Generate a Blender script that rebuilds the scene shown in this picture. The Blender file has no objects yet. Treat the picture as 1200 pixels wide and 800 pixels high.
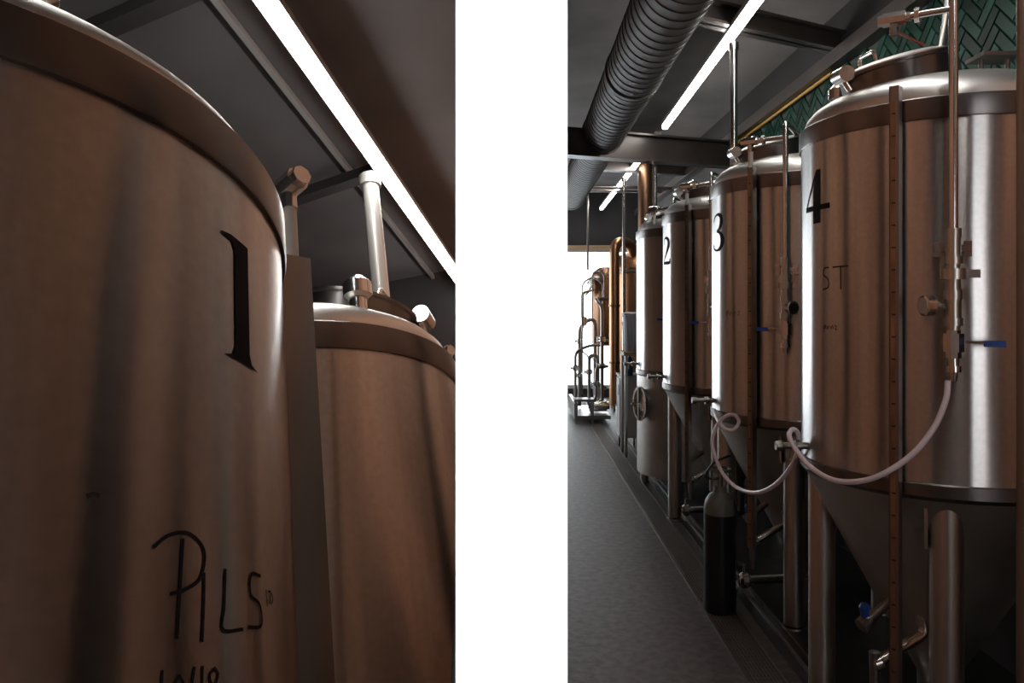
import bpy, bmesh, math, random
import numpy as np
from mathutils import Matrix, Vector
random.seed(7)
S = bpy.context.scene
COL = S.collection
PI = math.pi
R_ = math.radians

# ------------------------------------------------------------------ camera
F, PX, PY, EYE = 900.0, 605.0, 358.0, 1.7          # focal length in pixels, vanishing point of the hall, eye height
cd = bpy.data.cameras.new('camera'); cam = bpy.data.objects.new('camera', cd); COL.objects.link(cam)
cam.location = (0, 0, EYE); cam.rotation_euler = (PI / 2, 0, 0)
cd.sensor_fit = 'HORIZONTAL'; cd.sensor_width = 36.0; cd.lens = 36.0 * F / 1200.0
cd.shift_x = -(PX - 600.0) / 1200.0; cd.shift_y = (PY - 400.0) / 1200.0
cd.clip_start = 0.05
S.camera = cam

# ------------------------------------------------------------------ world, exposure
w = bpy.data.worlds.new('world'); S.world = w; w.use_nodes = True
w.node_tree.nodes['Background'].inputs[0].default_value = (0.75, 0.85, 1.0, 1)
w.node_tree.nodes['Background'].inputs[1].default_value = 0.15
vs = S.view_settings
vs.view_transform = 'Standard'; vs.look = 'None'; vs.gamma = 1.0; vs.use_curve_mapping = False
vs.exposure = 0.0

# ------------------------------------------------------------------ added fill light
def area(name, loc, target, sx, sy, power, color, spread=PI):
    l = bpy.data.lights.new(name, 'AREA'); l.shape = 'RECTANGLE'; l.size = sx; l.size_y = sy
    l.energy = power; l.color = color; l.spread = spread
    o = bpy.data.objects.new(name, l); COL.objects.link(o); o.location = loc
    o.rotation_euler = (Vector(target) - Vector(loc)).to_track_quat('-Z', 'Y').to_euler()
    return o
area('added_pier_light', (-0.003, -0.30, 1.70), (-0.003, 0.50, 1.70), 0.025, 0.8, 3, (1, 1, 1), R_(5))  # added unseen light behind the camera, only there to whiten the pier end

# ------------------------------------------------------------------ materials
MATS = {}
def mat(name, col, rough=0.5, metal=0.0, **k):
    if name in MATS: return MATS[name]
    m = bpy.data.materials.new(name); m.use_nodes = True
    nt = m.node_tree; b = nt.nodes['Principled BSDF']
    b.inputs['Base Color'].default_value = (*col, 1); b.inputs['Roughness'].default_value = rough
    b.inputs['Metallic'].default_value = metal
    if 'spec' in k: b.inputs['Specular IOR Level'].default_value = k['spec']
    if 'trans' in k: b.inputs['Transmission Weight'].default_value = k['trans']
    if 'alpha' in k: b.inputs['Alpha'].default_value = k['alpha']
    if 'emit' in k:
        b.inputs['Emission Color'].default_value = (*k.get('ecol', col), 1)
        b.inputs['Emission Strength'].default_value = k['emit']
    N = nt.nodes.new; L = nt.links.new
    if 'noise' in k:                       # (scale xyz, amount of colour change, bump)
        sc, amt, bump = k['noise']
        tc = N('ShaderNodeTexCoord'); mp = N('ShaderNodeMapping'); mp.inputs['Scale'].default_value = sc
        nz = N('ShaderNodeTexNoise'); nz.inputs['Scale'].default_value = 1.0; nz.inputs['Detail'].default_value = 5
        L(tc.outputs['Object'], mp.inputs[0]); L(mp.outputs[0], nz.inputs['Vector'])
        if amt:
            mx = N('ShaderNodeMix'); mx.data_type = 'RGBA'
            mx.inputs['A'].default_value = (*[max(0, c * (1 - amt)) for c in col], 1)
            mx.inputs['B'].default_value = (*k.get('col2', [min(1, c * (1 + amt)) for c in col]), 1)
            rp = N('ShaderNodeMapRange'); rp.inputs[1].default_value = 0.35; rp.inputs[2].default_value = 0.65
            L(nz.outputs[0], rp.inputs[0]); L(rp.outputs[0], mx.inputs['Factor']); L(mx.outputs['Result'], b.inputs['Base Color'])
        if bump:
            bp = N('ShaderNodeBump'); bp.inputs['Strength'].default_value = bump; bp.inputs['Distance'].default_value = 0.01
            L(nz.outputs[0], bp.inputs['Height']); L(bp.outputs[0], b.inputs['Normal'])
    if 'aniso' in k:
        b.inputs['Anisotropic'].default_value = k['aniso']; b.inputs['Anisotropic Rotation'].default_value = 0.25
        tg = N('ShaderNodeTangent'); tg.direction_type = 'RADIAL'; tg.axis = 'Z'
        L(tg.outputs[0], b.inputs['Tangent'])
        tc = N('ShaderNodeTexCoord'); mp = N('ShaderNodeMapping'); mp.inputs['Scale'].default_value = (2, 2, 300)
        nz = N('ShaderNodeTexNoise'); nz.inputs['Scale'].default_value = 1.0; nz.inputs['Detail'].default_value = 6
        L(tc.outputs['Object'], mp.inputs[0]); L(mp.outputs[0], nz.inputs['Vector'])
        rp = N('ShaderNodeMapRange'); rp.inputs[3].default_value = rough - 0.004; rp.inputs[4].default_value = rough + 0.004
        L(nz.outputs[0], rp.inputs[0]); L(rp.outputs[0], b.inputs['Roughness'])
        if k.get('streak'):
            m3 = N('ShaderNodeMapping'); m3.inputs['Scale'].default_value = (14, 14, 0.5)
            n3 = N('ShaderNodeTexNoise'); n3.inputs['Scale'].default_value = 1.0; n3.inputs['Detail'].default_value = 4
            n4 = N('ShaderNodeTexNoise'); n4.inputs['Scale'].default_value = 60.0; n4.inputs['Detail'].default_value = 6
            L(tc.outputs['Object'], m3.inputs[0]); L(m3.outputs[0], n3.inputs['Vector']); L(tc.outputs['Object'], n4.inputs['Vector'])
            ad = N('ShaderNodeMath'); ad.operation = 'MULTIPLY_ADD'; ad.inputs[1].default_value = 0.35
            L(n4.outputs[0], ad.inputs[0]); L(n3.outputs[0], ad.inputs[2])
            r3 = N('ShaderNodeMapRange'); r3.inputs[1].default_value = 0.45; r3.inputs[2].default_value = 0.95
            mx = N('ShaderNodeMix'); mx.data_type = 'RGBA'; mx.inputs['A'].default_value = (*[c * (1 - k['streak']) for c in col], 1); mx.inputs['B'].default_value = (*[min(1, c * (1 + k['streak'])) for c in col], 1)
            L(ad.outputs[0], r3.inputs[0]); L(r3.outputs[0], mx.inputs['Factor']); L(mx.outputs['Result'], b.inputs['Base Color'])
        n2 = N('ShaderNodeTexNoise'); n2.inputs['Scale'].default_value = 2.6; n2.inputs['Detail'].default_value = 1
        mp2 = N('ShaderNodeMapping'); mp2.inputs['Scale'].default_value = (1, 1, 0.5)
        L(tc.outputs['Object'], mp2.inputs[0]); L(mp2.outputs[0], n2.inputs['Vector'])
        bp = N('ShaderNodeBump'); bp.inputs['Strength'].default_value = k.get('wave', 0.25); bp.inputs['Distance'].default_value = 0.02
        L(n2.outputs[0], bp.inputs['Height']); L(bp.outputs[0], b.inputs['Normal'])
    MATS[name] = m
    return m
STEEL = mat('brushed_steel', (0.60, 0.585, 0.57), 0.28, 1.0, aniso=0.97, streak=0.22)
BAND = mat('band_steel', (0.17, 0.16, 0.155), 0.30, 1.0, aniso=0.3, wave=0.1)
DOME = mat('dome_steel', (0.74, 0.73, 0.71), 0.42, 1.0)
CONE = mat('dull_steel', (0.52, 0.50, 0.47), 0.42, 1.0, noise=((3, 3, 3), 0.15, 0.0))
LEG = mat('leg_steel', (0.60, 0.57, 0.52), 0.34, 1.0)
CHROME = mat('polished_steel', (0.68, 0.66, 0.63), 0.2, 1.0)
DSTEEL = mat('dark_steel', (0.30, 0.275, 0.255), 0.35, 1.0)
BARS = mat('bar_steel', (0.24, 0.215, 0.20), 0.22, 1.0, noise=((4, 4, .6), 0.3, 0.0))
PALES = mat('pale_painted_steel', (0.62, 0.61, 0.58), 0.4, 0.3)
BRASS = mat('scale_strip', (0.32, 0.23, 0.16), 0.35, 1.0, noise=((2, 2, 5), 0.35, 0))
BLACKI = mat('black_vinyl', (0.012, 0.012, 0.014), 0.75, spec=0.15)
INK = mat('marker_ink', (0.022, 0.021, 0.025), 0.7, spec=0.1)
INKF = mat('faded_ink', (0.055, 0.045, 0.04), 0.7, spec=0.1)
BLUE = mat('blue_grip', (0.018, 0.085, 0.42), 0.4)
RED = mat('red_grip', (0.22, 0.05, 0.025), 0.45)
DIAL = mat('gauge_dial', (0.55, 0.55, 0.53), 0.4)
BLKP = mat('black_plastic', (0.02, 0.02, 0.02), 0.4)
HOSE = mat('clear_hose', (0.90, 0.82, 0.89), 0.3, 0.0, trans=0.1)
SLEEVE = mat('white_sleeve', (0.62, 0.60, 0.56), 0.4)
WHITE = mat('white_paint', (0.90, 0.90, 0.90), 0.9)
TIMBER = mat('brown_timber', (0.64, 0.335, 0.205), 0.6, 0.0, noise=((9, 9, 0.8), 0.35, 0.15))
CEIL = mat('dark_ceiling', (0.25, 0.235, 0.235), 0.85, 0.0, noise=((1.2, 1.2, 1.2), 0.2, 0.05))
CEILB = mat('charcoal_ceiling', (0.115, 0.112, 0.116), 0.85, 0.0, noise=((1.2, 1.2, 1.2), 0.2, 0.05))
DARKW = mat('charcoal_wall', (0.030, 0.028, 0.029), 0.8, 0.0, noise=((2, 2, 2), 0.2, 0.05))
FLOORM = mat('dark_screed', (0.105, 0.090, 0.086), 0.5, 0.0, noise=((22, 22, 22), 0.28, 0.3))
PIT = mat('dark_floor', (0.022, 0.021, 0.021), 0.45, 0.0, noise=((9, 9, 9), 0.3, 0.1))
BEAM = mat('painted_beam', (0.075, 0.062, 0.056), 0.35, 0.3, noise=((3, 3, 3), 0.2, 0.05))
DUCT = mat('galvanised_duct', (0.11, 0.098, 0.093), 0.55, 0.1, noise=((4, 4, 4), 0.12, 0.0))
DUCTS = mat('duct_seam', (0.05, 0.048, 0.047), 0.5, 0.6)
TUBE = mat('lit_diffuser', (1, 0.98, 0.94), 0.5, 0.0, emit=27.0, ecol=(1.0, 0.97, 0.93))
CHAN = mat('light_channel', (0.55, 0.54, 0.52), 0.4, 0.6)
GREEN = mat('green_glaze', (0.007, 0.031, 0.021), 0.4, 0.0, spec=0.06, noise=((2.2, 2.2, 2.2), 0.55, 0.0))
GREEN2 = mat('pale_green_glaze', (0.012, 0.045, 0.032), 0.4, 0.0, spec=0.06, noise=((3, 3, 3), 0.4, 0.0))
GREEN3 = mat('deep_green_glaze', (0.003, 0.014, 0.010), 0.4, 0.0, spec=0.06, noise=((3, 3, 3), 0.4, 0.0))
GROUT = mat('dark_grout', (0.065, 0.08, 0.07), 0.9, spec=0.1)
YELL = mat('yellow_conduit', (0.42, 0.23, 0.02), 0.5)
COPPER = mat('copper', (0.46, 0.255, 0.14), 0.36, 1.0, noise=((3, 3, 1), 0.2, 0.0))
COPPERD = mat('aged_copper', (0.27, 0.155, 0.095), 0.42, 1.0, noise=((3, 3, 1), 0.25, 0.0))
GREYB = mat('grey_enclosure', (0.50, 0.49, 0.46), 0.5)
GASG = mat('olive_grey_paint', (0.13, 0.14, 0.12), 0.45)
GASB = mat('black_paint', (0.008, 0.008, 0.009), 0.35)
PALEP = mat('pale_plastic', (0.42, 0.42, 0.47), 0.4)
BLUEP = mat('blue_plastic', (0.01, 0.10, 0.20), 0.4)
GRATE = mat('grate_metal', (0.23, 0.20, 0.18), 0.45, 0.7)
WOODH = mat('pale_wood', (0.40, 0.27, 0.15), 0.55, 0.0, noise=((1, 12, 12), 0.3, 0.0))
FRAME = mat('window_frame_paint', (0.55, 0.55, 0.54), 0.5)
SKYG2 = mat('dull_daylight', (0.9, 0.92, 0.95), 0.5, 0.0, emit=4.0, ecol=(0.95, 0.96, 1.0))
SKYG = mat('overcast_daylight', (0.9, 0.95, 1.0), 0.5, 0.0, emit=4.2, ecol=(0.90, 0.96, 1.0))
GLASS = mat('pane_glass', (0.95, 0.98, 1.0), 0.02, 0.0, trans=1.0)
LEAFG = mat('garden_leaves', (0.10, 0.22, 0.06), 0.6)

# ------------------------------------------------------------------ mesh helpers
class MB:
    def __init__(s): s.v = []; s.f = []
    def add(s, v, f):
        n = len(s.v); s.v += [tuple(p) for p in v]; s.f += [tuple(i + n for i in q) for q in f]; return s
    def box(s, c, d, M=None):
        P = [Vector(((i & 1) - .5, ((i >> 1) & 1) - .5, (i >> 2) - .5)) for i in range(8)]
        P = [Vector((p.x * d[0], p.y * d[1], p.z * d[2])) for p in P]
        if M: P = [M @ p for p in P]
        P = [p + Vector(c) for p in P]
        return s.add(P, [(0, 2, 3, 1), (4, 5, 7, 6), (0, 1, 5, 4), (2, 6, 7, 3), (0, 4, 6, 2), (1, 3, 7, 5)])
    def beam(s, a, b, wd, ht, up=(0, 0, 1)):      # box from a to b
        a, b = Vector(a), Vector(b); d = b - a; L = d.length; y = d.normalized()
        x = y.cross(Vector(up)).normalized(); z = x.cross(y)
        M = Matrix((x, y, z)).transposed()
        return s.box((a + b) / 2, (wd, L, ht), M)
    def sweep(s, pts, r, n=12, cap=True):
        pts = [Vector(p) for p in pts]; m = len(pts)
        rr = r if isinstance(r, (list, tuple)) else [r] * m
        T = [(pts[min(i + 1, m - 1)] - pts[max(i - 1, 0)]).normalized() for i in range(m)]
        a = T[0].orthogonal().normalized(); V = []
        for i in range(m):
            a = (a - T[i] * a.dot(T[i])).normalized(); b = T[i].cross(a)
            V += [pts[i] + (a * math.cos(2 * PI * k / n) + b * math.sin(2 * PI * k / n)) * rr[i] for k in range(n)]
        Fc = [(i * n + k, i * n + (k + 1) % n, (i + 1) * n + (k + 1) % n, (i + 1) * n + k) for i in range(m - 1) for k in range(n)]
        if cap: Fc += [tuple(range(n))[::-1], tuple((m - 1) * n + k for k in range(n))]
        return s.add(V, Fc)
    def cyl(s, a, b, r, n=20): return s.sweep([a, b], r, n)
    def lathe(s, prof, n=48, c=(0, 0, 0), M=None, close=False):
        V = []
        for r, z in prof:
            for k in range(n):
                p = Vector((r * math.cos(2 * PI * k / n), r * math.sin(2 * PI * k / n), z))
                if M: p = M @ p
                V.append(p + Vector(c))
        m = len(prof); rng = range(m if close else m - 1)
        Fc = [(i * n + k, i * n + (k + 1) % n, ((i + 1) % m) * n + (k + 1) % n, ((i + 1) % m) * n + k) for i in rng for k in range(n)]
        return s.add(V, Fc)
    def build(s, name, m, parent=None, smooth=True, ang=35):
        me = bpy.data.meshes.new(name); me.from_pydata(s.v, [], s.f); me.update()
        me.materials.append(m)
        if smooth:
            me.polygons.foreach_set('use_smooth', [True] * len(me.polygons)); me.set_sharp_from_angle(angle=R_(ang))
        o = bpy.data.objects.new(name, me); COL.objects.link(o)
        if parent: o.parent = parent
        return o
def rounded(pts, r=0.04, k=5):
    pts = [Vector(p) for p in pts]; out = [pts[0]]
    for i in range(1, len(pts) - 1):
        a, b, c = pts[i - 1], pts[i], pts[i + 1]
        ra = min(r, (a - b).length * .45); rc = min(r, (c - b).length * .45)
        p, q = b + (a - b).normalized() * ra, b + (c - b).normalized() * rc
        for j in range(k + 1):
            t = j / k; out.append(p * (1 - t) ** 2 + b * 2 * t * (1 - t) + q * t * t)
    return out + [pts[-1]]
def spline(pts, k=8):
    P = [Vector(p) for p in pts]; P = [P[0] * 2 - P[1]] + P + [P[-1] * 2 - P[-2]]; out = []
    for i in range(1, len(P) - 2):
        for j in range(k):
            t = j / k; a, b, c, d = P[i - 1], P[i], P[i + 1], P[i + 2]
            out.append(0.5 * ((2 * b) + (c - a) * t + (2 * a - 5 * b + 4 * c - d) * t * t + (3 * b - a - 3 * c + d) * t ** 3))
    return out + [P[-2]]
def empty(name, loc=(0, 0, 0), M=None):
    o = bpy.data.objects.new(name, None); o.empty_display_size = 0.1; COL.objects.link(o)
    if M is not None: o.matrix_basis = M
    else: o.location = loc
    return o
def tag(o, label, cat, group=None):
    o['label'] = label; o['category'] = cat
    if group: o['group'] = group
    return o
def struct(o): o['kind'] = 'structure'; return o
def pix(u, v, Y): return Vector(((u - PX) / F * Y, Y, EYE - (v - PY) / F * Y))     # a photo pixel at a known depth

# the close-up bay: its floor, tanks and ceiling stand on a slope (pitch, roll) beside the hall
def rotm(a, b, c):
    return Matrix.Rotation(c, 3, 'Y') @ Matrix.Rotation(b, 3, 'X') @ Matrix.Rotation(a, 3, 'Z')
BM = rotm(-0.10172496, -0.42544493, -0.17779616)
BT = Vector((-0.87448571, 1.14362323, 0.11834276 + EYE))
BAY = Matrix.Translation(BT) @ BM.to_4x4()                       # origin: middle of tank one's rim
BI = BAY.inverted()
def bay(x, y, z): return BAY @ Vector((x, y, z))
def bray(u, v, x):                                               # point of the bay at lateral x on a pixel's line of sight
    o = BI @ Vector((0, 0, EYE)); d = BI.to_3x3() @ Vector(((u - PX) / F, 1, (PY - v) / F))
    return o + d * ((x - o.x) / d.x)

# ------------------------------------------------------------------ the setting
XW = 2.30                                                        # tiled wall plane
def slab(name, lo, hi, m):
    lo, hi = Vector(lo), Vector(hi)
    return struct(MB().box((lo + hi) / 2, hi - lo).build(name, m, smooth=False))
fl = slab('floor', (-0.02, -3.6, -0.10), (XW + .3, 14.6, 0.0), FLOORM)
slab('floor_camera_side', (-3.2, -3.6, -0.10), (-0.02, 0.0, 0.0), FLOORM)
slab('ceiling', (0.06, 0.95, 3.80), (XW + .3, 14.6, 3.90), CEIL)
slab('ceiling_camera_side', (-3.2, -3.6, 3.80), (XW + .3, 0.95, 3.90), CEIL)
slab('wall_back', (-3.2, -3.7, 0), (XW + .3, -3.6, 3.8), TIMBER)
slab('wall_left', (-3.3, -3.6, -2.6), (-3.2, 5.10, 4.6), DARKW)
slab('wall_partition', (0.055, 1.70, -2.6), (0.095, 5.10, 3.8), TIMBER)
slab('wall_return', (-3.2, 5.00, -2.6), (-0.40, 5.10, 3.8), DARKW)
slab('floor_hall_side', (-3.2, 5.10, -0.10), (-0.02, 14.6, 0.0), FLOORM)
slab('ceiling_hall_side', (-3.2, 5.10, 3.80), (0.06, 14.6, 3.90), CEIL)
slab('wall_hall_left', (-3.3, 5.10, 0), (-3.2, 14.6, 3.8), TIMBER)
slab('wall_right_front', (XW - .12, -3.6, 0), (XW, 1.9, 3.8), TIMBER)
slab('wall_pier', (-0.0385, 0.53, -2.6), (0.0325, 1.70, 3.8), TIMBER)
slab('trim_4', (0.020, 1.70, 0.6), (0.055, 1.74, 3.8), TIMBER)
slab('wall_center', (-0.03944, 0.50, 0.0), (0.03333, 0.53, 3.8), WHITE)
# sloping bay shell
me = MB()
def bay_plane(name, x0, x1, y0, y1, zf, th, m, clip=0.04):
    n = 24; V = []; Fc = []
    top = []
    bm = bmesh.new()
    P = [bm.verts.new(bay(x, y, zf(y))) for x, y in ((x0, y0), (x1, y0), (x1, y1), (x0, y1))]
    Q = [bm.verts.new(bay(x, y, zf(y) + th)) for x, y in ((x0, y0), (x1, y0), (x1, y1), (x0, y1))]
    bm.faces.new(P); bm.faces.new(Q[::-1])
    for i in range(4): bm.faces.new((P[i], P[(i + 1) % 4], Q[(i + 1) % 4], Q[i]))
    bmesh.ops.recalc_face_normals(bm, faces=bm.faces[:])
    r = bmesh.ops.bisect_plane(bm, geom=bm.verts[:] + bm.edges[:] + bm.faces[:], plane_co=(clip, 0, 0), plane_no=(1, 0, 0), clear_outer=True)
    bmesh.ops.holes_fill(bm, edges=[e for e in bm.edges if e.is_boundary])
    d = bpy.data.meshes.new(name); bm.to_mesh(d); bm.free(); d.materials.append(m)
    o = bpy.data.objects.new(name, d); COL.objects.link(o)
    return struct(o)
TA, TB = bray(308, 0, 0.2), bray(534, 324, 0.2)                  # the lit tube of the bay
slope = (TB.z - TA.z) / (TB.y - TA.y)
def tz(y): return TA.z + slope * (y - TA.y)
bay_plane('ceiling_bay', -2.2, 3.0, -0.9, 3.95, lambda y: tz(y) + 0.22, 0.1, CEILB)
bay_plane('floor_bay', -1.6, 2.0, -0.35, 3.6, lambda y: -2.40, -0.1, FLOORM, 0.0)

# ------------------------------------------------------------------ tiled wall
wr = slab('wall_right', (XW, -3.6, 0), (XW + .1, 14.6, 3.8), DARKW)
bk = MB().box((XW - 0.004, 5.6, 2.54), (0.008, 5.2, 1.76)).build('grout_bed', GROUT, wr, smooth=False)
TL, TW = 0.195, 0.065
def tile_mesh(m, name):
    b = MB(); l, wd, h, e = TL / 2 - .0022, TW / 2 - .0022, 0.010, 0.004
    V = [(0, -l, -wd), (0, l, -wd), (0, l, wd), (0, -l, wd)]
    T = [(-h, -l + e, -wd + e), (-h, l - e, -wd + e), (-h, l - e, wd - e), (-h, -l + e, wd - e)]
    b.add(V + T, [(4, 5, 6, 7), (0, 1, 5, 4), (1, 2, 6, 5), (2, 3, 7, 6), (3, 0, 4, 7)])
    d = bpy.data.meshes.new(name); d.from_pydata(b.v, [], b.f); d.materials.append(m); return d
tm = [tile_mesh(m, 'tile') for m in (GREEN, GREEN2, GREEN3)]
cells = []
for i in range(-90, 91):
    for j in range(-40, 41):
        bx, by = i + 3 * j, i - 3 * j
        for (cx, cy, a) in ((bx + 1.5, by + .5, 0), (bx + 3.5, by - .5, 1)):
            y = (cx - cy) * TW * math.sqrt(.5) + 5.6; z = (cx + cy) * TW * math.sqrt(.5) + 2.5
            if 3.15 < y < 8.1 and 1.72 < z < 3.36:
                u = PX + F * XW / y; v = PY - F * (z - EYE) / y
                vis = -20 < v and u < 1225 and z > 2.28
                if vis: cells.append((y, z, a))
cells.sort()
for k, (y, z, a) in enumerate(cells[:300]):
    o = bpy.data.objects.new('tile', tm[random.choice((0, 0, 0, 1, 2))]); COL.objects.link(o); o.parent = wr
    o.location = (XW - 0.008, y, z); o.rotation_euler = (R_(45 + 90 * a) * -1 if a == 0 else R_(45), 0, 0)
b = MB()
for (y, z, a) in cells[300:]:
    t = R_(-45) if a == 0 else R_(45)
    src = tm[0]; M = Matrix.Rotation(t, 3, 'X')
    b.add([M @ q.co + Vector((XW - .008, y, z)) for q in src.vertices], [tuple(p.vertices) for p in src.polygons])
if b.v:
    o = b.build('far_tiles', GREEN, wr, smooth=False); o['kind'] = 'stuff'
# ledge and yellow conduit along the top of the tiles
struct(MB().box((XW - 0.05, 5.5, 3.43), (0.10, 18, 0.10)).build('trim_1', BEAM, smooth=False))
o = MB().sweep([(XW - .04, 5.5, 3.365), (XW - .04, 8.0, 3.365)], .014).build('yellow_conduit', YELL)
tag(o, 'yellow conduit under the dark ledge above the green tiles', 'conduit')

# ------------------------------------------------------------------ fermenters
RT = 0.50
def P(phi, r, z): return Vector((r * math.cos(R_(phi)), r * math.sin(R_(phi)), z))
def radial(phi): return Vector((math.cos(R_(phi)), math.sin(R_(phi)), 0)), Vector((-math.sin(R_(phi)), math.cos(R_(phi)), 0))
GLY = {
 '1': [('poly', [(-.18, .5), (.16, .5), (.16, -.40), (.20, -.47), (.34, -.5), (-.30, -.5), (-.16, -.47), (-.11, -.40), (-.11, .38), (-.16, .44), (-.34, .455), (-.34, .475)])],
 '4': [('poly', [(.14, .5), (.14, -.5), (-.12, -.5), (-.12, .1), (.0, .5)]), ('poly', [(.0, .5), (-.46, -.20), (-.40, -.20), (-.02, .38)]), ('poly', [(-.46, -.16), (-.46, -.26), (.42, -.26), (.42, -.16)])],
 '3': [('stroke', [(-.32, .30, .05), (-.24, .43, .05), (0, .5, .07), (.20, .42, .15), (.23, .26, .19), (.12, .10, .12), (-.06, .03, .05)]),
       ('stroke', [(-.06, .03, .05), (.16, -.03, .10), (.30, -.22, .21), (.20, -.42, .14), (-.04, -.5, .06), (-.28, -.44, .06), (-.34, -.33, .09)])],
 '2': [('stroke', [(-.32, .24, .09), (-.26, .42, .06), (-.02, .5, .08), (.22, .40, .17), (.24, .18, .2), (.02, -.10, .12), (-.22, -.32, .08), (-.32, -.45, .08)]),
       ('stroke', [(-.34, -.45, .1), (.0, -.44, .12), (.32, -.44, .12), (.36, -.28, .04)])],
}
def ribbon(pts, rr, phi0, zc, sc, b, sgn=1):
    """flat strip (x along the shell, y up, half-widths) wrapped on the shell"""
    V = []; n = len(pts)
    for i in range(n):
        a = Vector(pts[max(i - 1, 0)][:2]); c = Vector(pts[min(i + 1, n - 1)][:2]); d = (c - a).normalized()
        nn = Vector((-d.y, d.x)); hw = pts[i][2] / 2; p = Vector(pts[i][:2])
        for s in (1, -1):
            q = p + nn * hw * s; ph = phi0 + sgn * math.degrees(q.x * sc / RT)
            V.append(P(ph, rr, zc + q.y * sc))
    b.add(V, [(2 * i, 2 * i + 1, 2 * i + 3, 2 * i + 2) for i in range(n - 1)])
def glyph(ch, phi, zc, h, wide=1.0):
    b = MB()
    for kind, pts in GLY[ch]:
        if kind == 'stroke':
            sp = spline([(x, y, wd) for x, y, wd in pts], 6)
            ribbon([(p.x * wide, p.y, p.z) for p in sp], RT + .0011, phi, zc, h, b)
        else:
            bm = bmesh.new(); bm.faces.new([bm.verts.new((x, y, 0)) for x, y in pts])
            for cx in np.arange(-.48, .5, .04):
                bmesh.ops.bisect_plane(bm, geom=bm.verts[:] + bm.edges[:] + bm.faces[:], plane_co=(cx, 0, 0), plane_no=(1, 0, 0))
            bm.verts.index_update()
            b.add([P(phi + math.degrees(q.co.x * wide * h / RT), RT + .0011, zc + q.co.y * h) for q in bm.verts], [[q.index for q in fc.verts] for fc in bm.faces])
            bm.free()
    return b
def scribble(b, strokes, phi, zc, sc, wd):
    for st in strokes:
        sp = spline([(x, y, 0) for x, y in st], 6)
        ribbon([(p.x, p.y, wd) for p in sp], RT + .0008, phi, zc, sc, b)

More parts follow.
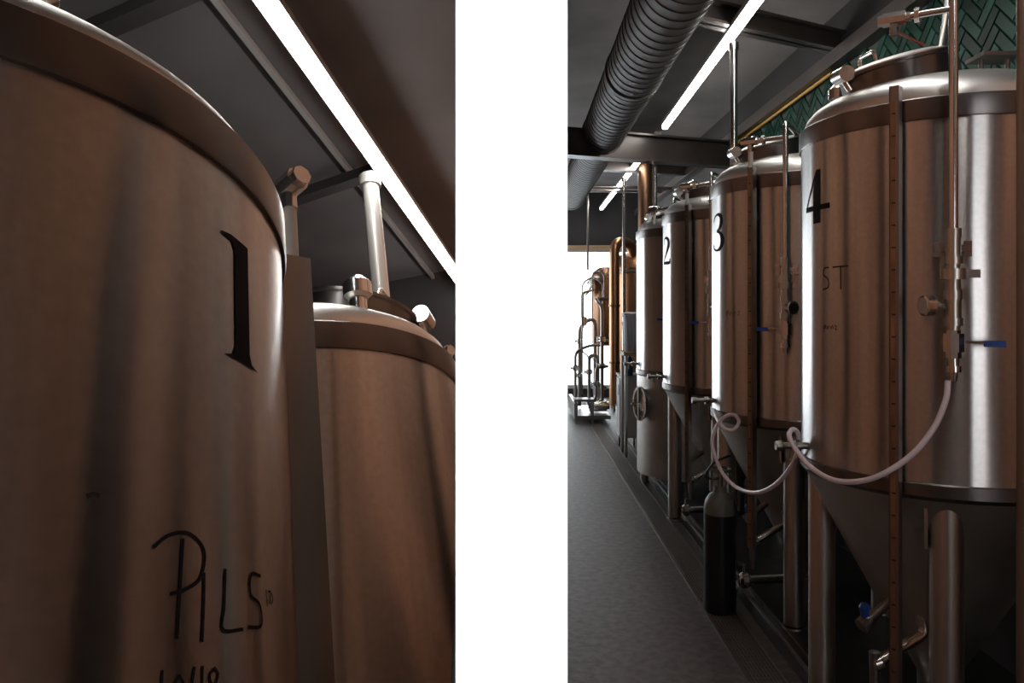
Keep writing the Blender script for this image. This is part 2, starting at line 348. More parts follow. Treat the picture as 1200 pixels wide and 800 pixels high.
def make_tank(M, label, num=None, rim=2.40, nphi=187, nz=.283, nh=.205, nw=1.0, barphi=226, pipephi=246, pipe_top=2.646, branch=2.567, skirt=False,
              sleeve=True, handle_right=False, marks=None, gauge_front=True, bar=True, barbot=0.42, knob=True, mwh=0.0, bro=.560, bw=.030, bmat=None):
    t = empty('fermenter', M=M)
    tag(t, label, 'tank')
    dz = rim - 2.40
    seg = 128
    # shell
    b = MB(); b.lathe([(RT, 1.07), (RT, 1.3), (RT, 1.6), (RT, 1.9), (RT, 2.2), (RT, rim - .068)], seg); b.build('shell', STEEL, t)
    b = MB(); b.lathe([(RT - .01, rim - .075), (RT + .006, rim - .075), (RT + .008, rim - .07), (RT + .008, rim - .004), (RT + .004, rim), (RT - .02, rim)], seg); b.build('rim_band', BAND, t)
    dome = MB(); prof = [(RT - .012, rim - .002), (.488, rim + .02), (.478, rim + .045), (.455, rim + .07), (.42, rim + .092), (.36, rim + .115), (.25, rim + .138), (.12, rim + .15), (.001, rim + .154)]
    dome.lathe(prof, 96); dome.build('dome', DOME, t)
    b = MB(); b.lathe([(RT + .001, 1.105), (RT + .006, 1.10), (RT + .006, 1.06), (RT - .005, 1.045)], seg); b.build('seam_ring', BAND, t)
    # bottom
    if skirt:
        b = MB(); b.lathe([(RT - .004, 1.06), (RT - .004, .6), (RT - .004, .14)], seg); b.build('skirt', CONE, t)
        for ph in (65, 155, 245, 335): MB().cyl(P(ph, .44, 0), P(ph, .44, .2), .04, 16).build('foot', LEG, t)
        c = P(202, RT - .01, .80); rd, tg = radial(202)
        Mx = Matrix((tg, Vector((0, 0, 1)), rd)).transposed()
        b = MB(); n = 36
        b.lathe([(.10, -.03), (.10, .045), (.118, .05), (.118, .065), (.10, .065), (.085, .05), (.085, .02), (.001, .02)], n, c, Mx @ Matrix.Diagonal((1, 1.35, 1)))
        d = b.build('manway_door', CHROME, t)
        k = MB().beam(c + rd * .07 - Vector((0, 0, .15)), c + rd * .07 + Vector((0, 0, .15)), .022, .02, up=rd); k.build('clamp_bar', DSTEEL, d)
        MB().sweep([c + rd * .06, c + rd * .15], .012).build('clamp_screw', CHROME, d)
    else:
        b = MB(); b.lathe([(RT - .004, 1.06), (.36, .80), (.20, .505), (.06, .25), (.05, .235), (.05, .17)], 96); b.build('cone', CONE, t)
        for ph in (65, 155, 245, 335):
            lg = MB(); lg.sweep([P(ph, .42, .02), P(ph, .42, 1.04)], .053, 24); l = lg.build('leg', LEG, t)
            MB().lathe([(.001, .03), (.03, .03), (.03, .015), (.06, .012), (.065, 0), (.001, 0)], 20, P(ph, .42, 0)).build('foot', DSTEEL, l)
        # gusset plate beside the leg
        rd, tg = radial(238)
        q = [P(237, .475, 1.05), P(237, .36, 1.05), P(237, .40, .87), P(237, .455, .87)]
        g = MB(); g.add([x + tg * .005 for x in q] + [x - tg * .005 for x in q], [(0, 1, 2, 3), (7, 6, 5, 4), (0, 4, 5, 1), (1, 5, 6, 2), (2, 6, 7, 3), (3, 7, 4, 0)]); g.build('gusset', LEG, t, smooth=False)
        # racking arm and outlet
        a = MB(); a.sweep(rounded([(-.17, -.12, .62), (-.10 - .06, -.14, .60), (-.13, -.16, .49), (-.33, -.20, .40)], .03), .019, 14); o = a.build('racking_pipe', CHROME, t)
        MB().lathe([(.03, -.012), (.03, .012), (.02, .02), (.02, -.02)], 18, (-.33, -.20, .40), Matrix.Rotation(R_(70), 3, 'Y'), close=True).build('clamp', CHROME, o)
        v = MB(); v.sweep([(-.34, -.203, .44), (-.34, -.203, .30)], [.02, .016], 14); v.sweep([(-.34, -.203, .30), (-.34, -.203, .25)], .010, 10); v.build('drain_valve', DSTEEL, o)
        a = MB(); a.sweep(rounded([(0, 0, .20), (0, 0, .13), (-.36, -.05, .13)], .05), .026, 16); o = a.build('outlet_pipe', CHROME, t)
        v = MB(); v.lathe([(.045, -.015), (.045, .015), (.03, .03), (.03, -.03)], 20, (-.34, -.047, .13), Matrix.Rotation(R_(90), 3, 'Y'), close=True); v.sweep([(-.34, -.047, .16), (-.34, -.047, .22)], .01); v.build('butterfly_valve', CHROME, o)
        # yeast valve with blue grip on the cone
        y = MB(); c0 = P(200, .24, .58); rd, tg = radial(200); out = (rd * .8 - Vector((0, 0, .45))).normalized()
        y.sweep([c0, c0 + out * .12], .018); y.sweep([c0 + out * .12, c0 + out * .16], .028); o = y.build('yeast_valve', DSTEEL, t)
        MB().sweep([c0 + out * .14 + Vector((0, 0, .02)), c0 + out * .14 + Vector((0, 0, .06)), c0 + out * .14 + Vector((0, 0, .075))], [.012, .022, .012]).build('blue_knob', BLUE, o)
    # number
    if num: glyph(num, nphi, rim - nz, nh, nw).build('number', BLACKI, t, smooth=False)
    if marks:
        for nm, phi, zc, sc, wd, m, strokes in marks:
            b = MB(); scribble(b, strokes, phi, zc, sc, wd); b.build(nm, m, t, smooth=False)
    # manway on the dome, leaning to the aisle
    c = Vector((-.17, -.06, rim + .075 + mwh)); Mt = Matrix.Rotation(R_(-13), 3, 'Y') @ Matrix.Rotation(R_(4), 3, 'X')
    b = MB(); b.lathe([(.205, -.06 - mwh), (.205, .085), (.212, .09), (.212, .10), (.19, .10)], 64, c, Mt); mw = b.build('manway', DSTEEL if False else BAND, t)
    MB().lathe([(.19, .095), (.19, .108), (.15, .122), (.06, .132), (.001, .134)], 64, c, Mt).build('lid', DOME, mw)
    hb = MB(); hb.sweep(rounded([c + Mt @ Vector(q) for q in ((-.10, -.05, .12), (-.10, -.05, .165), (-.10, .07, .165), (-.10, .07, .12))], .02), .008, 10); hb.build('lid_handle', CHROME, mw)
    if knob:
      cl = MB(); q = c + Mt @ Vector((-.205, -.03, .045)); cl.sweep([q, q + Mt @ Vector((-.02, 0, .05))], .014); cl.sweep([q + Mt @ Vector((-.02, -.04, .06)), q + Mt @ Vector((-.02, .04, .06))], .03, 16); cl.build('hatch_knob', CHROME, mw)
    # vent valve and plate on the dome
    b = MB(); q = Vector((-.30, .20, rim + .10)); b.sweep([q - Vector((0, 0, .02)), q + Vector((0, 0, .05))], .026); b.sweep([q + Vector((0, 0, .05)), q + Vector((0, 0, .06)), q + Vector((0, 0, .10)), q + Vector((0, 0, .12))], [.03, .042, .042, .022], 18); b.build('vent_valve', CHROME, t)
    b = MB(); b.box((.16, -.10, rim + .235), (.15, .12, .014))
    for sx in (-.05, .05): b.sweep([(.16 + sx, -.10, rim + .12), (.16 + sx, -.10, rim + .23)], .009)
    b.build('top_plate', DSTEEL, t)
    # level bar
    if bar:
        rd, tg = radial(barphi); up = Vector((0, 0, 1)); Mx = Matrix((rd, tg, up)).transposed()
        z0, z1 = barbot, rim + .04
        b = MB(); zc = (z0 + z1) / 2
        b.box(P(barphi, bro - .005, zc), (.010, bw, z1 - z0), Mx)
        bd = bro - .52; b.box(P(barphi, .52 + bd / 2, zc) + tg * (bw / 2 - .002), (bd, .005, z1 - z0), Mx); b.box(P(barphi, .52 + bd / 2, zc) - tg * (bw / 2 - .002), (bd, .005, z1 - z0), Mx)
        br = b.build('level_bar', bmat or DSTEEL, t, smooth=False)
        s = MB(); s.box(P(barphi, bro + .0015, zc - .02) - tg * .003, (.003, .015, z1 - z0 - .06), Mx); st = s.build('scale_strip', BRASS, br, smooth=False)
        k = MB()
        for i in range(int((z1 - z0) / .075)): k.box(P(barphi, bro + .0035, z0 + .05 + i * .075), (.002, .012, .005), Mx)
        sm = k.build('scale_marks', BLKP, br, smooth=False); sm['kind'] = 'stuff'
        for zz in (1.30, 2.18 + dz):
            MB().box(P(barphi, .525, zz), (.05, .012, .03), Mx).build('standoff', DSTEEL, br, smooth=False)
    # spray-ball pipe down the front
    rp = .552; pr = .0145
    a = MB(); pt, bh = pipe_top + dz, branch + dz
    path = rounded([P(pipephi, rp, 1.93), P(pipephi, rp, pt), Vector((.02, .02, rim + .26)), Vector((.06, .05, rim + .13))], .045)
    a.sweep(path, pr, 14); pp = a.build('spray_pipe', CHROME, t)
    a = MB(); e = P(barphi, .555, bh); a.sweep([P(pipephi, rp, bh), e], .011, 12); a.build('branch_pipe', CHROME, t)
    d = (e - P(pipephi, rp, bh)).normalized()
    v = MB(); v.sweep([e - d * .05, e - d * .035, e - d * .035, e + d * .035, e + d * .035, e + d * .05], [.016, .016, .025, .025, .02, .02], 8); v.sweep([e, e - Vector((0, 0, .055))], .016, 8); v.sweep([e - d * .075, e - d * .06], .024, 6); vv = v.build('branch_valve', CHROME, t)
    if sleeve:
        MB().sweep([e - Vector((0, 0, .045)), Vector((e.x, e.y, rim + .03))], .013, 12).build('sight_hose', SLEEVE, vv)
    else:
        h = MB(); h.beam(e - Vector((0, 0, .04)) , e - Vector((0, 0, .105)) - d * .09, .018, .006); h.build('red_handle', RED, vv, smooth=False)
    # valve train
    rd, tg = radial(pipephi); Mx = Matrix((rd, tg, Vector((0, 0, 1)))).transposed()
    b = MB()
    for s in (-1, 1):
        b.box(P(pipephi, .512, 1.886) + tg * .045 * s, (.022, .022, .05), Mx); b.box(P(pipephi, .53, 1.886) + tg * .028 * s, (.006, .05, .018), Mx)
    b.build('pipe_bracket', CHROME, t, smooth=False)
    b = MB(); A = lambda z: P(pipephi, rp, z)
    for za, zb, rr, nn in ((1.95, 1.92, .024, 16), (1.92, 1.86, .022, 18), (1.86, 1.835, .028, 16), (1.835, 1.82, .020, 18), (1.82, 1.785, .038, 20), (1.785, 1.75, .022, 18), (1.75, 1.72, .028, 16), (1.72, 1.66, .023, 18), (1.66, 1.635, .029, 16), (1.635, 1.615, .020, 18)): b.sweep([A(za), A(zb)], rr, nn)
    b.box(A(1.803) + tg * .05, (.024, .05, .026), Mx)
    b.build('valve_train', LEG, t)
    g = MB(); gd = (-tg if not gauge_front else (rd * .75 + tg * .66).normalized()); gc = A(1.69) + (gd * .07 if not gauge_front else tg * .035 + rd * .03)
    side = -tg
    if gauge_front: gc = A(1.69) + tg * .035 + rd * .035
    else: gc = A(1.70) - tg * .075
    g.sweep([A(1.69), gc], .009, 10)
    ax = gd if gauge_front else (-tg * .86 + rd * .5).normalized()
    g.sweep([gc - ax * .014, gc + ax * .014, gc + ax * .016], [.034, .034, .030], 24); gg = g.build('pressure_gauge', CHROME, t)
    MB().sweep([gc + ax * .0155, gc + ax * .0175], .027, 24).build('dial', BLKP if gauge_front else DIAL, gg)
    v = MB(); v.sweep([A(1.62), A(1.61), A(1.61), A(1.55), A(1.55), A(1.53)], [.022, .022, .032, .032, .024, .024], 8); v.sweep([A(1.53), A(1.505), A(1.505), A(1.485), A(1.485), A(1.455)], [.018, .018, .025, .025, .015, .011], 12)
    bv = v.build('ball_valve', CHROME, t)
    s = 1 if handle_right else -1
    h = MB(); h.sweep([A(1.58) + rd * .0, A(1.58) + tg * .03 * s], .010, 10); h.box(A(1.583) + tg * .065 * s, (.016, .06, .008), Mx); h.build('lever', CHROME, bv)
    MB().box(A(1.578) + tg * .115 * s, (.022, .058, .020), Mx).build('blue_grip', BLUE, bv, smooth=False)
    # sample valve
    q = P(178, RT, 1.15); rd, tg = radial(178)
    v = MB(); v.sweep([q, q + rd * .03], .014, 14); v.sweep([q + rd * .03, q + rd * .05], .022, 16); v.sweep([q + rd * .05, q + rd * .10], .013, 14); v.sweep([q + rd * .075, q + rd * .075 - Vector((0, 0, .05))], .008, 10); v.sweep([q + rd * .10, q + rd * .105, q + rd * .125], [.02, .022, .018], 12); v.build('sample_valve', DSTEEL, t)
    return t

XT = 1.645
def hall(y, x=XT): return Matrix.Translation((x, y, 0))
PILS = [[(-.62, .30), (-.45, .42), (-.20, .45), (.0, .30), (-.05, .05), (-.25, -.06), (-.42, -.10)], [(-.28, .40), (-.30, .05), (-.33, -.48)],
        [(.0, .10), (.0, -.15), (-.02, -.52)], [(.32, .15), (.30, -.2), (.28, -.42), (.62, -.42)], [(1.02, .12), (.80, .12), (.78, -.08), (.98, -.18), (1.0, -.38), (.72, -.40)]]
NUM48 = [[(-.6, .4), (-.62, -.4)], [(-.25, .3), (-.42, 0), (-.25, -.3), (-.08, 0), (-.25, .3)], [(.10, .4), (.05, 0), (.32, 0)], [(.30, .4), (.28, -.4)], [(.62, .35), (.48, .2), (.70, -.2), (.55, -.38), (.44, -.2), (.70, .2), (.60, .36)]]
SMALL = [[(-.5, .4), (-.4, -.4)], [(-.2, .3), (.1, .3), (-.1, -.3)], [(.2, .3), (.4, 0), (.2, -.3)]]
ST_ = [[(-.25, .42), (-.5, .40), (-.55, .15), (-.3, .0), (-.28, -.3), (-.6, -.4)], [(-.05, .42), (.7, .44)], [(.35, .42), (.36, -.4)]]
WORDS = [[(-1.2, .2), (-1.1, -.3), (-.9, .3), (-.8, -.2)], [(-.5, .2), (-.5, -.3), (-.2, .2)], [(0, .1), (.2, -.2), (.4, .2), (.6, -.2)], [(.8, .2), (1.1, .2), (.9, -.3), (1.2, -.2)]]

make_tank(hall(3.00), 'brushed steel fermenter numbered 4 with clear hose draped around its front', '4', pipe_top=2.78, branch=2.665, sleeve=False, handle_right=True, gauge_front=False, mwh=.045,
          marks=[('pen_letters', 199, 1.80, .10, .06, INKF, ST_), ('pen_note', 197, 1.62, .03, .10, INKF, WORDS)], barphi=228)
make_tank(hall(4.44), 'brushed steel fermenter numbered 3 between tanks 4 and 2, white sight hose on top', '3', mwh=.04, barphi=223, pipephi=242,
          marks=[('pen_note', 205, 1.66, .045, .06, INKF, WORDS)])
make_tank(hall(5.95), 'brushed steel fermenter numbered 2 between tank 3 and the skirted tank', '2', mwh=.04, barphi=223, pipephi=242)
make_tank(hall(7.27), 'flat skirted steel tank with an oval manway door low down', None, skirt=True, barphi=223, pipephi=242, bar=False)
RZ = Matrix.Rotation(PI, 4, 'Z')
make_tank(BAY @ Matrix.Translation((0, 0, -2.40)) @ RZ, 'brushed steel fermenter numbered 1 with Pils handwritten on its shell', '1', nphi=178, nz=.253, nh=.172, nw=.72, barphi=225, pipephi=246, branch=2.61, pipe_top=2.72, knob=False, bro=.585, bw=.034, bmat=BARS,
          marks=[('pen_word', 170, 1.80, .105, .036, INK, PILS), ('pen_number', 168, 1.702, .055, .05, INK, NUM48), ('pen_note', 185, 1.79, .022, .10, INK, SMALL), ('stain', 155.4, 1.876, .012, .35, INKF, [[(-.5, -.1), (0, .1), (.5, 0)]])])
make_tank(BAY @ Matrix.Translation((-.0127, 1.277, .1317 - 2.53)) @ RZ, 'unnumbered steel fermenter standing beyond tank 1 under the sloping light', None, rim=2.53, mwh=.06, barphi=225, pipephi=246)

# ------------------------------------------------------------------ ceiling lights, posts, beams, duct
def tube_light(A, B, up, label, wd=.046):
    A, B, up = Vector(A), Vector(B), Vector(up)
    t = empty('strip_light', (A + B) / 2); tag(t, label, 'light'); c = (A + B) / 2
    MB().beam(A - c, B - c, wd, .03, up=up).build('diffuser', TUBE, t, smooth=False)
    MB().beam(A - c + up * .032, B - c + up * .032, .07, .034, up=up).build('housing', CHAN, t, smooth=False)
    return t
tube_light((1.295, 0.6, 3.45), (1.46, 7.55, 3.45), (0, 0, 1), 'long glowing strip light over the tanks, in front of the painted cross beam')
tube_light((1.47, 7.95, 3.45), (1.54, 13.9, 3.45), (0, 0, 1), 'glowing strip light continuing behind the painted cross beam')
upb = BM @ Vector((0, 0, 1))
tube_light(bay(.2, -.3, tz(-.3)), bay(.2, 3.5, tz(3.5)), upb, 'glowing strip light on the sloping ceiling above tank 1', .037)
# bright rails beside it
def bar_thing(name, a, b, wd, ht, m, label, cat, up=(0, 0, 1)):
    a, b = Vector(a), Vector(b); c = (a + b) / 2
    o = MB().beam(a - c, b - c, wd, ht, up=up).build(name, m, smooth=False); o.location = c
    return tag(o, label, cat)
ca, cb = bray(268, 15, -.02), bray(534, 362, -.02)
zc = lambda y: tz(y) + .198
bar_thing('ceiling_rail', bay(-.02, ca.y - .6, zc(ca.y - .6)), bay(-.02, 3.7, zc(3.7)), .02, .03, CHAN, 'thin pale rail beside the strip light on the sloping ceiling', 'rail', upb)
for i, (y, lab) in enumerate(((.72, 'dark cross bar on the sloping ceiling over tank 1'), (2.02, 'dark cross bar on the sloping ceiling beyond the post'))):
    bar_thing('cross_bar', bay(-1.8, y + .3, tz(y + .3) + .155), bay(.10, y, tz(y) + .155), .06, .05, DARKW, lab, 'beam', upb)
def post(a, b, r, label, m=CHROME):
    a, b = Vector(a), Vector(b)
    t = empty('support_post', a); tag(t, label, 'post')
    d = b - a
    MB().sweep([Vector((0, 0, 0)), d], r, 20).build('pole', m, t)
    e = d.normalized()
    MB().sweep([d - e * .05, d], r * 1.35, 16).build('top_collar', m, t)
    MB().sweep([Vector((0, 0, 0)), e * .012], r * 2.4, 20).build('base_plate', m, t)
    return t
q = bray(433, 207, .13)
post(bay(.13, q.y, -2.40), bay(.13, q.y, q.z), .034, 'pale steel post rising behind the unnumbered tank to the sloping light', PALES)
for i, (x, y, lab) in enumerate(((1.425, 5.03, 'steel post between tanks 3 and 2 reaching the strip light'), (1.43, 7.92, 'steel post behind the skirted tank'), (1.45, 10.35, 'steel post beside the copper kettle'))):
    post((x, y, 0), (x, y, 3.42), .024, lab)
post((1.465, 2.22, 0), (1.465, 2.22, 3.80), .017, 'thin dark post in front of tank 4 at the aisle end', DSTEEL)

def ibeam(a, b, wd, ht, label):
    a, b = Vector(a), Vector(b); c = (a + b) / 2; u = Vector((0, 0, 1))
    t = empty('cross_beam', c); tag(t, label, 'beam')
    a, b = a - c, b - c
    MB().beam(a, b, .02, ht, up=u).build('web', BEAM, t, smooth=False)
    for s in (-1, 1): MB().beam(a + u * s * (ht / 2 - .009), b + u * s * (ht / 2 - .009), wd, .018, up=u).build('flange', BEAM, t, smooth=False)
    return t
ibeam((.13, 7.33, 3.285), (2.29, 8.11, 3.285), .16, .27, 'painted steel cross beam below the duct spanning to the tiled wall')
ibeam((1.0, 4.75, 3.55), (2.29, 5.42, 3.55), .12, .14, 'small dark cross beam above tank 3')
ibeam((.9, 9.6, 3.50), (2.29, 10.1, 3.50), .12, .20, 'dark cross beam behind the painted one')

# spiral duct
t = empty('spiral_duct', (.86, 6, 3.41)); tag(t, 'grey spiral seam ventilation duct under the dark ceiling', 'duct')
dr = .205; y0, y1 = 2.6, 12.0
b = MB(); b.sweep([(0, y0 - 6, 0), (0, y1 - 6, 0)], dr, 48, cap=False); b.sweep([(0, y1 - 6, 0), (0, y0 - 6, 0)], dr - .006, 48, cap=False)
b.build('duct_pipe', DUCT, t)
pitch = .115; n = 40; turns = int((y1 - y0) / pitch); pts = []
for i in range(turns * n + 1):
    a = 2 * PI * i / n; pts.append((math.cos(a) * (dr + .001), y0 - 6 + pitch * i / n, math.sin(a) * (dr + .001)))
MB().sweep(pts, .0045, 5).build('spiral_seam', DUCTS, t)
for yy in (5.6, 7.6, 11.97): MB().lathe([(dr, -.03), (dr + .012, -.028), (dr + .012, .028), (dr, .03)], 48, (0, yy - 6, 0), Matrix.Rotation(PI / 2, 3, 'X')).build('joint_collar', DUCT, t)
for yy in (4.2, 6.6, 9.4):
    MB().sweep([(0, yy - 6, dr), (0, yy - 6, .39)], .006, 8).build('hanger_rod', DSTEEL, t)

# ceiling pipes at the far end
for i, (x0, x1, y, z, lab) in enumerate(((.2, 2.2, 10.6, 3.36, 'dark ceiling pipe crossing behind the duct end'), (.2, 2.2, 11.3, 3.42, 'upper dark pipe crossing past the duct end'))):
    o = MB().sweep([(x0, y, z), (x1, y + .3, z)], .025, 12).build('ceiling_pipe', DSTEEL); tag(o, lab, 'pipe')

# ------------------------------------------------------------------ floor: drain, kerbs
t = empty('floor_drain', (1.13, 0, 0)); tag(t, 'long slotted metal drain channel in the dark floor', 'drain')
yy = 2.4; gm = None
while yy < 13.2:
    if gm is None:
        b = MB(); L = .99
        for s in (-1, 1): b.box((s * .083, .5, .006), (.012, L, .012))
        for k in range(9): b.box((-.066 + k * .0165, .5, .003), (.006, L, .008))
        for k in range(26): b.box((0, .02 + k * .0385, .002), (.15, .006, .006))
        o = b.build('grate', GRATE, t, smooth=False); gm = o.data
    else:
        o = bpy.data.objects.new('grate', gm); COL.objects.link(o); o.parent = t
    o.location = (0, yy, 0); yy += 1.0
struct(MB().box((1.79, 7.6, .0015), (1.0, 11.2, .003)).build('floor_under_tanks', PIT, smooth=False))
for i, (x, lab) in enumerate(((1.35, 'thin steel kerb rail on the floor beside the drain'), (1.398, 'thin steel kerb rail on the floor under the tanks'))):
    bar_thing('kerb_rail', (x, 2.3, .012), (x, 9.6, .012), .010, .018, GRATE, lab, 'rail')

# ------------------------------------------------------------------ clear hose
hp = [(1111, 446, 2.50), (1108, 470, 2.49), (1092, 505, 2.50), (1062, 538, 2.52), (1020, 561, 2.58), (980, 563, 2.70), (950, 547, 2.83), (931, 524, 2.93), (925, 510, 2.97), (929, 503, 2.99), (935, 508, 3.02),
      (936, 524, 3.06), (928, 545, 3.2), (908, 568, 3.4), (885, 577, 3.6), (862, 570, 3.85), (845, 551, 3.97), (835, 522, 4.02), (838, 503, 4.02), (848, 489, 4.00), (860, 486, 3.97), (866, 494, 3.95), (860, 503, 3.93), (850, 502, 3.95), (842, 493, 4.05), (837, 480, 4.25)]
pts = spline([pix(*q) for q in hp], 8)
o = MB().sweep(pts, .0095, 12).build('clear_hose', HOSE); tag(o, 'clear plastic hose looping from tank 4 to tank 3', 'hose')

# ------------------------------------------------------------------ gas cylinder
t = empty('gas_cylinder', (1.135, 4.28, 0)); t.scale = (1, 1, .88); tag(t, 'black gas cylinder with grey shoulder standing below tank 3', 'gas cylinder')
b = MB(); b.lathe([(.001, 0), (.08, 0), (.088, .01), (.088, .62)], 32); b.build('body', GASB, t)
b = MB(); b.lathe([(.0885, .62), (.0885, .66), (.080, .70), (.06, .735), (.035, .755), (.03, .775), (.03, .79), (.001, .79)], 32); b.build('shoulder', GASG, t)
b = MB(); b.sweep([(0, 0, .78), (0, 0, .86)], .016); b.sweep([(0, 0, .84), (-.055, -.02, .84)], .011); b.sweep([(0, 0, .86), (0, 0, .90)], .024, 12); b.build('valve', DSTEEL, t)
b = MB()
for s in (-1, 1): b.box((s * .05, 0, .83), (.012, .035, .14))
b.lathe([(.055, .885), (.062, .885), (.062, .905), (.055, .905)], 24, close=True); b.build('guard', GASG, t)
b = MB(); b.sweep(rounded([(-.055, -.02, .84), (-.10, -.03, .86), (-.04, -.03, .95), (.06, .02, .98)], .03), .007, 8); b.build('gas_line', BLKP, t)

# ------------------------------------------------------------------ far end: window, header, vessels
win = struct(MB().box((-.5, 14.3, .175), (5.2, .10, .03)).build('window_1', FRAME, smooth=False))
WX0, WX1, WZ0, WZ1, WY = -3.1, 2.1, .20, 2.72, 14.3
for x in (WX0, -1.8, -.5, .8, WX1): MB().box((x, WY, (WZ0 + WZ1) / 2), (.05, .06, WZ1 - WZ0)).build('window_frame', FRAME, win, smooth=False)
for z in (WZ0, WZ1): MB().box(((WX0 + WX1) / 2, WY, z), (WX1 - WX0, .06, .05)).build('window_frame', FRAME, win, smooth=False)
for k in range(4):
    MB().box((WX0 + .65 + k * 1.3, WY + .01, (WZ0 + WZ1) / 2), (1.25, .006, WZ1 - WZ0 - .05)).build('pane', GLASS, win, smooth=False)
o = struct(MB().box((-.4, 15.6, 1.6), (9, .05, 5)).build('sky_backdrop', SKYG, smooth=False))
o.name = 'sky_outside'
struct(MB().box((-.4, 14.35, 3.27), (5.6, .12, 1.06)).build('wall_far', DARKW, smooth=False))
struct(MB().box((-.4, 14.35, .09), (5.6, .12, .18)).build('trim_2', DARKW, smooth=False))
struct(MB().box((-.5, 14.22, 2.77), (5.2, .10, .085)).build('trim_3', WOODH, smooth=False))

# copper kettle with vapour pipe
t = empty('copper_kettle', (1.82, 11.3, 0)); tag(t, 'copper brew kettle with ribbed dome behind the skirted tank', 'kettle')
MB().lathe([(.001, .75), (.42, .75), (.43, .80), (.43, 2.22)], 64).build('body', COPPER, t)
d = MB(); d.lathe([(.43, 2.22), (.445, 2.225), (.445, 2.25), (.42, 2.26), (.40, 2.33), (.30, 2.44), (.16, 2.50), (.10, 2.52), (.10, 2.60)], 64); d.build('dome', COPPER, t)
MB().lathe([(.438, 2.16), (.45, 2.17), (.45, 2.20), (.438, 2.21)], 64).build('ring', DSTEEL, t)
for ph in (45, 135, 225, 315): MB().sweep([P(ph, .36, 0), P(ph, .36, .76)], .035, 12).build('leg', LEG, t)
v = MB(); v.sweep(rounded([(-.44, -.5, .30), (-.44, -.5, 2.60), (-.18, -.34, 2.60), (-.10, -.2, 2.32)], .17, 8), .072, 24); v.build('vapour_pipe', COPPER, t)
for zz in (.9, 1.7): MB().lathe([(.074, -.015), (.082, -.012), (.082, .012), (.074, .015)], 24, (-.44, -.5, zz)).build('pipe_collar', COPPERD, t)
o = MB().sweep([(1.66, 9.85, 2.0), (1.66, 9.85, 3.8)], .098, 32).build('copper_chimney', COPPERD); tag(o, 'wide copper flue rising behind the skirted tank', 'flue')

t = empty('mash_tun', (1.46, 12.6, 0)); tag(t, 'dull copper mash tun beside the bright window', 'tank')
MB().lathe([(.001, 1.05), (.20, 1.05), (.22, 1.10), (.22, 2.20), (.20, 2.25), (.10, 2.32), (.001, 2.34)], 40).build('body', COPPERD, t)
for zz in (1.14, 2.16): MB().lathe([(.222, -.02), (.232, -.018), (.232, .018), (.222, .02)], 40, (0, 0, zz)).build('hoop', DSTEEL, t)
for ph in (45, 135, 225, 315): MB().sweep([P(ph, .18, 0), P(ph, .18, 1.1)], .025, 10).build('leg', LEG, t)
l = MB(); l.lathe([(.001, .012), (.16, .008), (.165, 0), (.165, -.02), (.155, -.02)], 28, (-.30, -.1, 2.02), Matrix.Rotation(R_(-68), 3, 'Y') @ Matrix.Rotation(R_(15), 3, 'X')); l.build('open_lid', CHROME, t)
MB().sweep([(-.2, 0, 2.2), (-.30, -.1, 2.06)], .012).build('hinge', CHROME, t)
# process pipework on a skid
t = empty('pipe_skid', (1.08, 11.9, 0)); tag(t, 'low steel skid of pumps and bent pipes by the window', 'pump skid')
b = MB(); b.box((.02, -.25, .09), (.52, 1.2, .05)); b.box((-.22, -.25, .20), (.05, 1.2, .18)); b.build('platform', DSTEEL, t, smooth=False)
b = MB(); b.box((-.10, -.75, .34), (.28, .25, .03))
for sx in (-.22, .02):
    for sy in (-.85, -.65): b.box((sx, sy, .17), (.03, .03, .34))
b.build('step', DSTEEL, t, smooth=False)
runs = [([(-.10, 0, .15), (-.10, 0, 1.35), (.02, 0, 1.48), (.14, 0, 1.48), (.14, 0, .2)], .03), ([(-.18, -.2, .2), (-.18, -.2, 1.0), (.05, -.2, 1.1), (.25, -.2, 1.1)], .022),
        ([(.02, -.3, .2), (.02, -.3, .95), (.15, -.3, .95), (.15, -.3, .5), (.28, -.3, .45)], .026), ([(.20, -.45, .15), (.20, -.45, 1.7), (.10, -.40, 1.8), (.30, -.2, 1.8)], .028),
        ([(-.08, -.5, .3), (.10, -.55, .3), (.10, -.55, .8), (.28, -.5, .8)], .024), ([(-.05, .2, .3), (-.05, .2, 1.9), (.15, .3, 1.95)], .02)]
for pts, r in runs: MB().sweep(rounded(pts, .09), r, 12).build('process_pipe', DSTEEL, t)
for (x, y, z) in ((-.10, 0, .62), (-.10, 0, 1.15), (.02, -.3, .7), (.20, -.45, 1.2), (.20, -.45, .8), (-.18, -.2, .75), (.10, -.55, .55), (.14, 0, .9)):
    b = MB(); b.sweep([(x, y, z - .04), (x, y, z - .03), (x, y, z + .03), (x, y, z + .04)], [.03, .05, .05, .03], 14); b.sweep([(x, y, z), (x - .07, y - .03, z)], .012, 8); b.sweep([(x - .07, y - .03, z - .04), (x - .07, y - .03, z + .04)], .01, 8); b.build('valve', CHROME, t)
b = MB(); b.sweep([(.0, -.5, .22), (.26, -.5, .22)], .09, 24); b.sweep([(.26, -.5, .22), (.30, -.5, .22)], .06, 20); b.build('pump', CHROME, t)
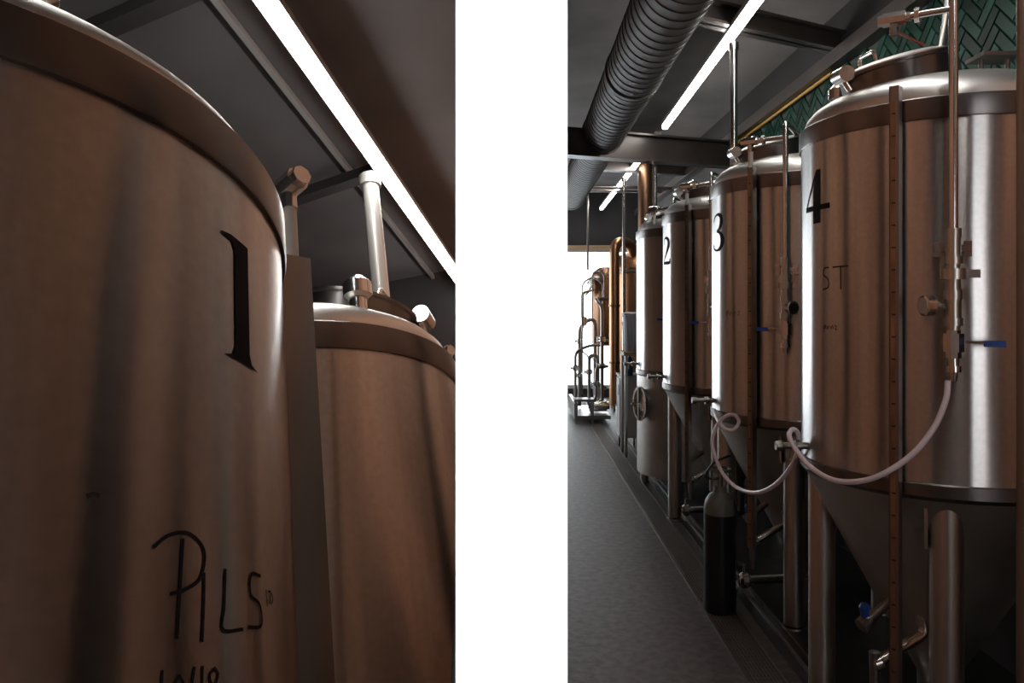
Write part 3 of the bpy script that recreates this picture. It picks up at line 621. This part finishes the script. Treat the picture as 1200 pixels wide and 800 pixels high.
# thin arched tubes hanging in front of the window
for i, (x, y, z0, z1, r, lab) in enumerate(((1.01, 11.8, 1.25, 2.12, .16, 'wide thin steel arch of tubing against the bright window'), (1.16, 11.7, 1.5, 2.22, .09, 'narrow thin steel arch of tubing beside the mash tun'))):
    pts = [Vector((x, y, z0)), Vector((x, y, z1 - r))] + [Vector((x + r - r * math.cos(a), y, z1 - r + r * math.sin(a))) for a in np.linspace(.2, PI - .2, 10)] + [Vector((x + 2 * r, y, z1 - r)), Vector((x + 2 * r, y, z0 + .3))]
    o = MB().sweep(pts, .011, 8).build('arched_tube', DSTEEL)
    tag(o, lab, 'tube')
t = empty('level_vial', (0.98, 11.2, 0)); tag(t, 'slim hanging sight vial with round bulb near the window', 'sight glass')
MB().sweep([(0, 0, 1.9), (0, 0, 1.55)], .010, 8).build('upper_tube', DSTEEL, t)
MB().sweep([(0, 0, 1.55), (0, 0, 1.53), (0, 0, 1.42), (0, 0, 1.40)], [.01, .05, .05, .01], 16).build('bulb', CHROME, t)
MB().sweep(rounded([(0, 0, 1.40), (-.03, 0, 1.30), (-.03, 0, 1.05), (.08, 0, .95), (.08, 0, .2)], .05), .010, 8).build('lower_tube', DSTEEL, t)
o = MB().sweep([(1.20, 12.9, 2.3), (1.20, 12.9, 3.8)], .02, 10).build('hanging_rod', DSTEEL); tag(o, 'thin dark rod hanging above the mash tun', 'rod')

# grey control box
t = empty('control_box', (1.34, 9.2, 0)); tag(t, 'grey metal control box standing on the floor before the copper kettle', 'control box')
b = MB(); b.box((0, 0, .50), (.22, .30, .72)); b.build('cabinet', GREYB, t, smooth=False)
MB().box((-.115, 0, .50), (.012, .27, .68)).build('door', GREYB, t, smooth=False)
MB().box((0, 0, .875), (.25, .33, .02)).build('cap', GREYB, t, smooth=False)
MB().box((-.124, -.05, .70), (.004, .10, .12)).build('label_plate', BLKP, t, smooth=False)
b = MB(); b.sweep([(-.12, .1, .5), (-.14, .1, .5)], .012, 10); b.build('latch', CHROME, t)
for sx in (-.09, .09):
    for sy in (-.12, .12): MB().sweep([(sx, sy, 0), (sx, sy, .15)], .015, 8).build('foot', DSTEEL, t)
# shelf with tub and blue bottle
t = empty('wall_shelf', (1.50, 8.75, 0)); tag(t, 'wooden shelf on steel legs behind the skirted tank', 'shelf')
MB().box((0, 0, 1.16), (.60, .36, .04)).build('board', WOODH, t, smooth=False)
for sx in (-.27, .27):
    for sy in (-.15, .15): MB().box((sx, sy, .57), (.03, .03, 1.14)).build('leg', DSTEEL, t, smooth=False)
t = empty('plastic_tub', (1.33, 8.75, 1.18)); tag(t, 'pale ribbed plastic tub on the wooden shelf', 'tub')
MB().lathe([(.001, 0), (.10, 0), (.105, .01), (.12, .38), (.115, .40), (.11, .40), (.10, .02), (.001, .02)], 32).build('body', PALEP, t)
MB().lathe([(.122, .39), (.128, .39), (.128, .43), (.10, .445), (.001, .45)], 32).build('lid', PALEP, t)
for k in range(8): MB().sweep([P(360 / 8 * k, .108, .05), P(360 / 8 * k, .119, .34)], .005, 6).build('rib', PALEP, t)
t = empty('blue_bottle', (1.32, 8.95, .885)); tag(t, 'blue plastic bottle on top of the grey control box', 'bottle')
MB().lathe([(.001, 0), (.04, 0), (.042, .01), (.042, .16), (.03, .20), (.014, .22), (.014, .25), (.001, .25)], 20).build('body', BLUEP, t)
MB().lathe([(.017, .235), (.017, .265), (.001, .268)], 14).build('cap', BLUEP, t)

# ------------------------------------------------------------------ unseen posts and battens added for reflected streaks, and the unseen windows
for i, y in enumerate((2.3, 3.1, 3.9, 4.7)):
    o = MB().box((0, 0, 1.9), (.03, .12, 3.8)).build('added_post', GASB, smooth=False); o.location = (.111, y, 0)  # added, out of view: their reflections put dark stripes in the hall tanks
    tag(o, 'added dark post on the timber partition, reflected as a stripe in the tanks', 'post', 'added posts on the timber partition')
win2 = struct(MB().box((1.62, -3.58, .70), (1.3, .12, .05)).build('window_2', FRAME, smooth=False))
for x in (1.0, 1.62, 2.24): MB().box((x, -3.58, 1.8), (.05, .08, 2.2)).build('window_frame', FRAME, win2, smooth=False)
for z in (1.8, 2.9): MB().box((1.62, -3.58, z), (1.26, .08, .05)).build('window_frame', FRAME, win2, smooth=False)
for x in (1.31, 1.93): MB().box((x, -3.592, 1.8), (.58, .006, 2.15)).build('pane', SKYG2, win2, smooth=False)
win3 = struct(MB().box((-3.17, 12.2, .45), (.14, 3.6, .05)).build('window_3', FRAME, smooth=False))
for k in range(3): MB().box((-3.18, 10.5 + k * 1.7, 1.75), (.08, .06, 2.6)).build('window_frame', FRAME, win3, smooth=False)
for k in range(2): MB().box((-3.19, 11.35 + k * 1.7, 1.75), (.006, 1.64, 2.55)).build('pane', SKYG, win3, smooth=False)
for x, y, z, wd, ln, m, lab in ((-.044, .80, 1.75, .11, 1.2, GASB, 'added broad dark slanting batten on the pier, reflected as a streak in tank 1'), (-.044, 1.02, 1.75, .035, 1.3, GASB, 'added narrow dark slanting batten on the pier, reflected as a streak in tank 1'),
                       (-.044, 1.22, 1.75, .07, 1.3, GREYB, 'added pale grey slanting batten on the pier, reflected as a light streak in tank 1'), (-.044, 1.40, 1.70, .05, 1.2, GASB, 'added dark slanting batten at the far edge of the pier, for a reflected streak'),
                       (.0495, 2.15, 1.4, .07, 1.5, GASB, 'added dark slanting batten on the partition, reflected in the unnumbered tank'), (.0495, 2.55, 1.4, .05, 1.5, GASB, 'added narrow slanting batten on the partition beyond the pier, for a reflected streak'), (.0495, 2.95, 1.4, .10, 1.5, GASB, 'added broad slanting batten far along the partition, for a reflected streak')):
    o = MB().box((0, 0, 0), (.011, wd, ln)).build('added_batten', m, smooth=False); o.location = (x, y, z); o.rotation_euler = (R_(-24.7), 0, 0); tag(o, lab, 'batten')  # added, tilted like tank 1 so the reflections run as streaks along the shell
for y, lab in ((.55, 'added dark post on the timber wall near the white pier, for a reflected stripe'), (-.6, 'added dark post on the timber wall between the pier and the rear window, for a reflected stripe'), (-2.0, 'added dark post on the timber wall close to the rear window, for a reflected stripe')):
    o = MB().box((0, 0, 1.9), (.06, .14, 3.8)).build('added_post', GASB, smooth=False); o.location = (XW - .15, y, 0); tag(o, lab, 'post')  # added beside the camera, reflected as dark stripes in the steel
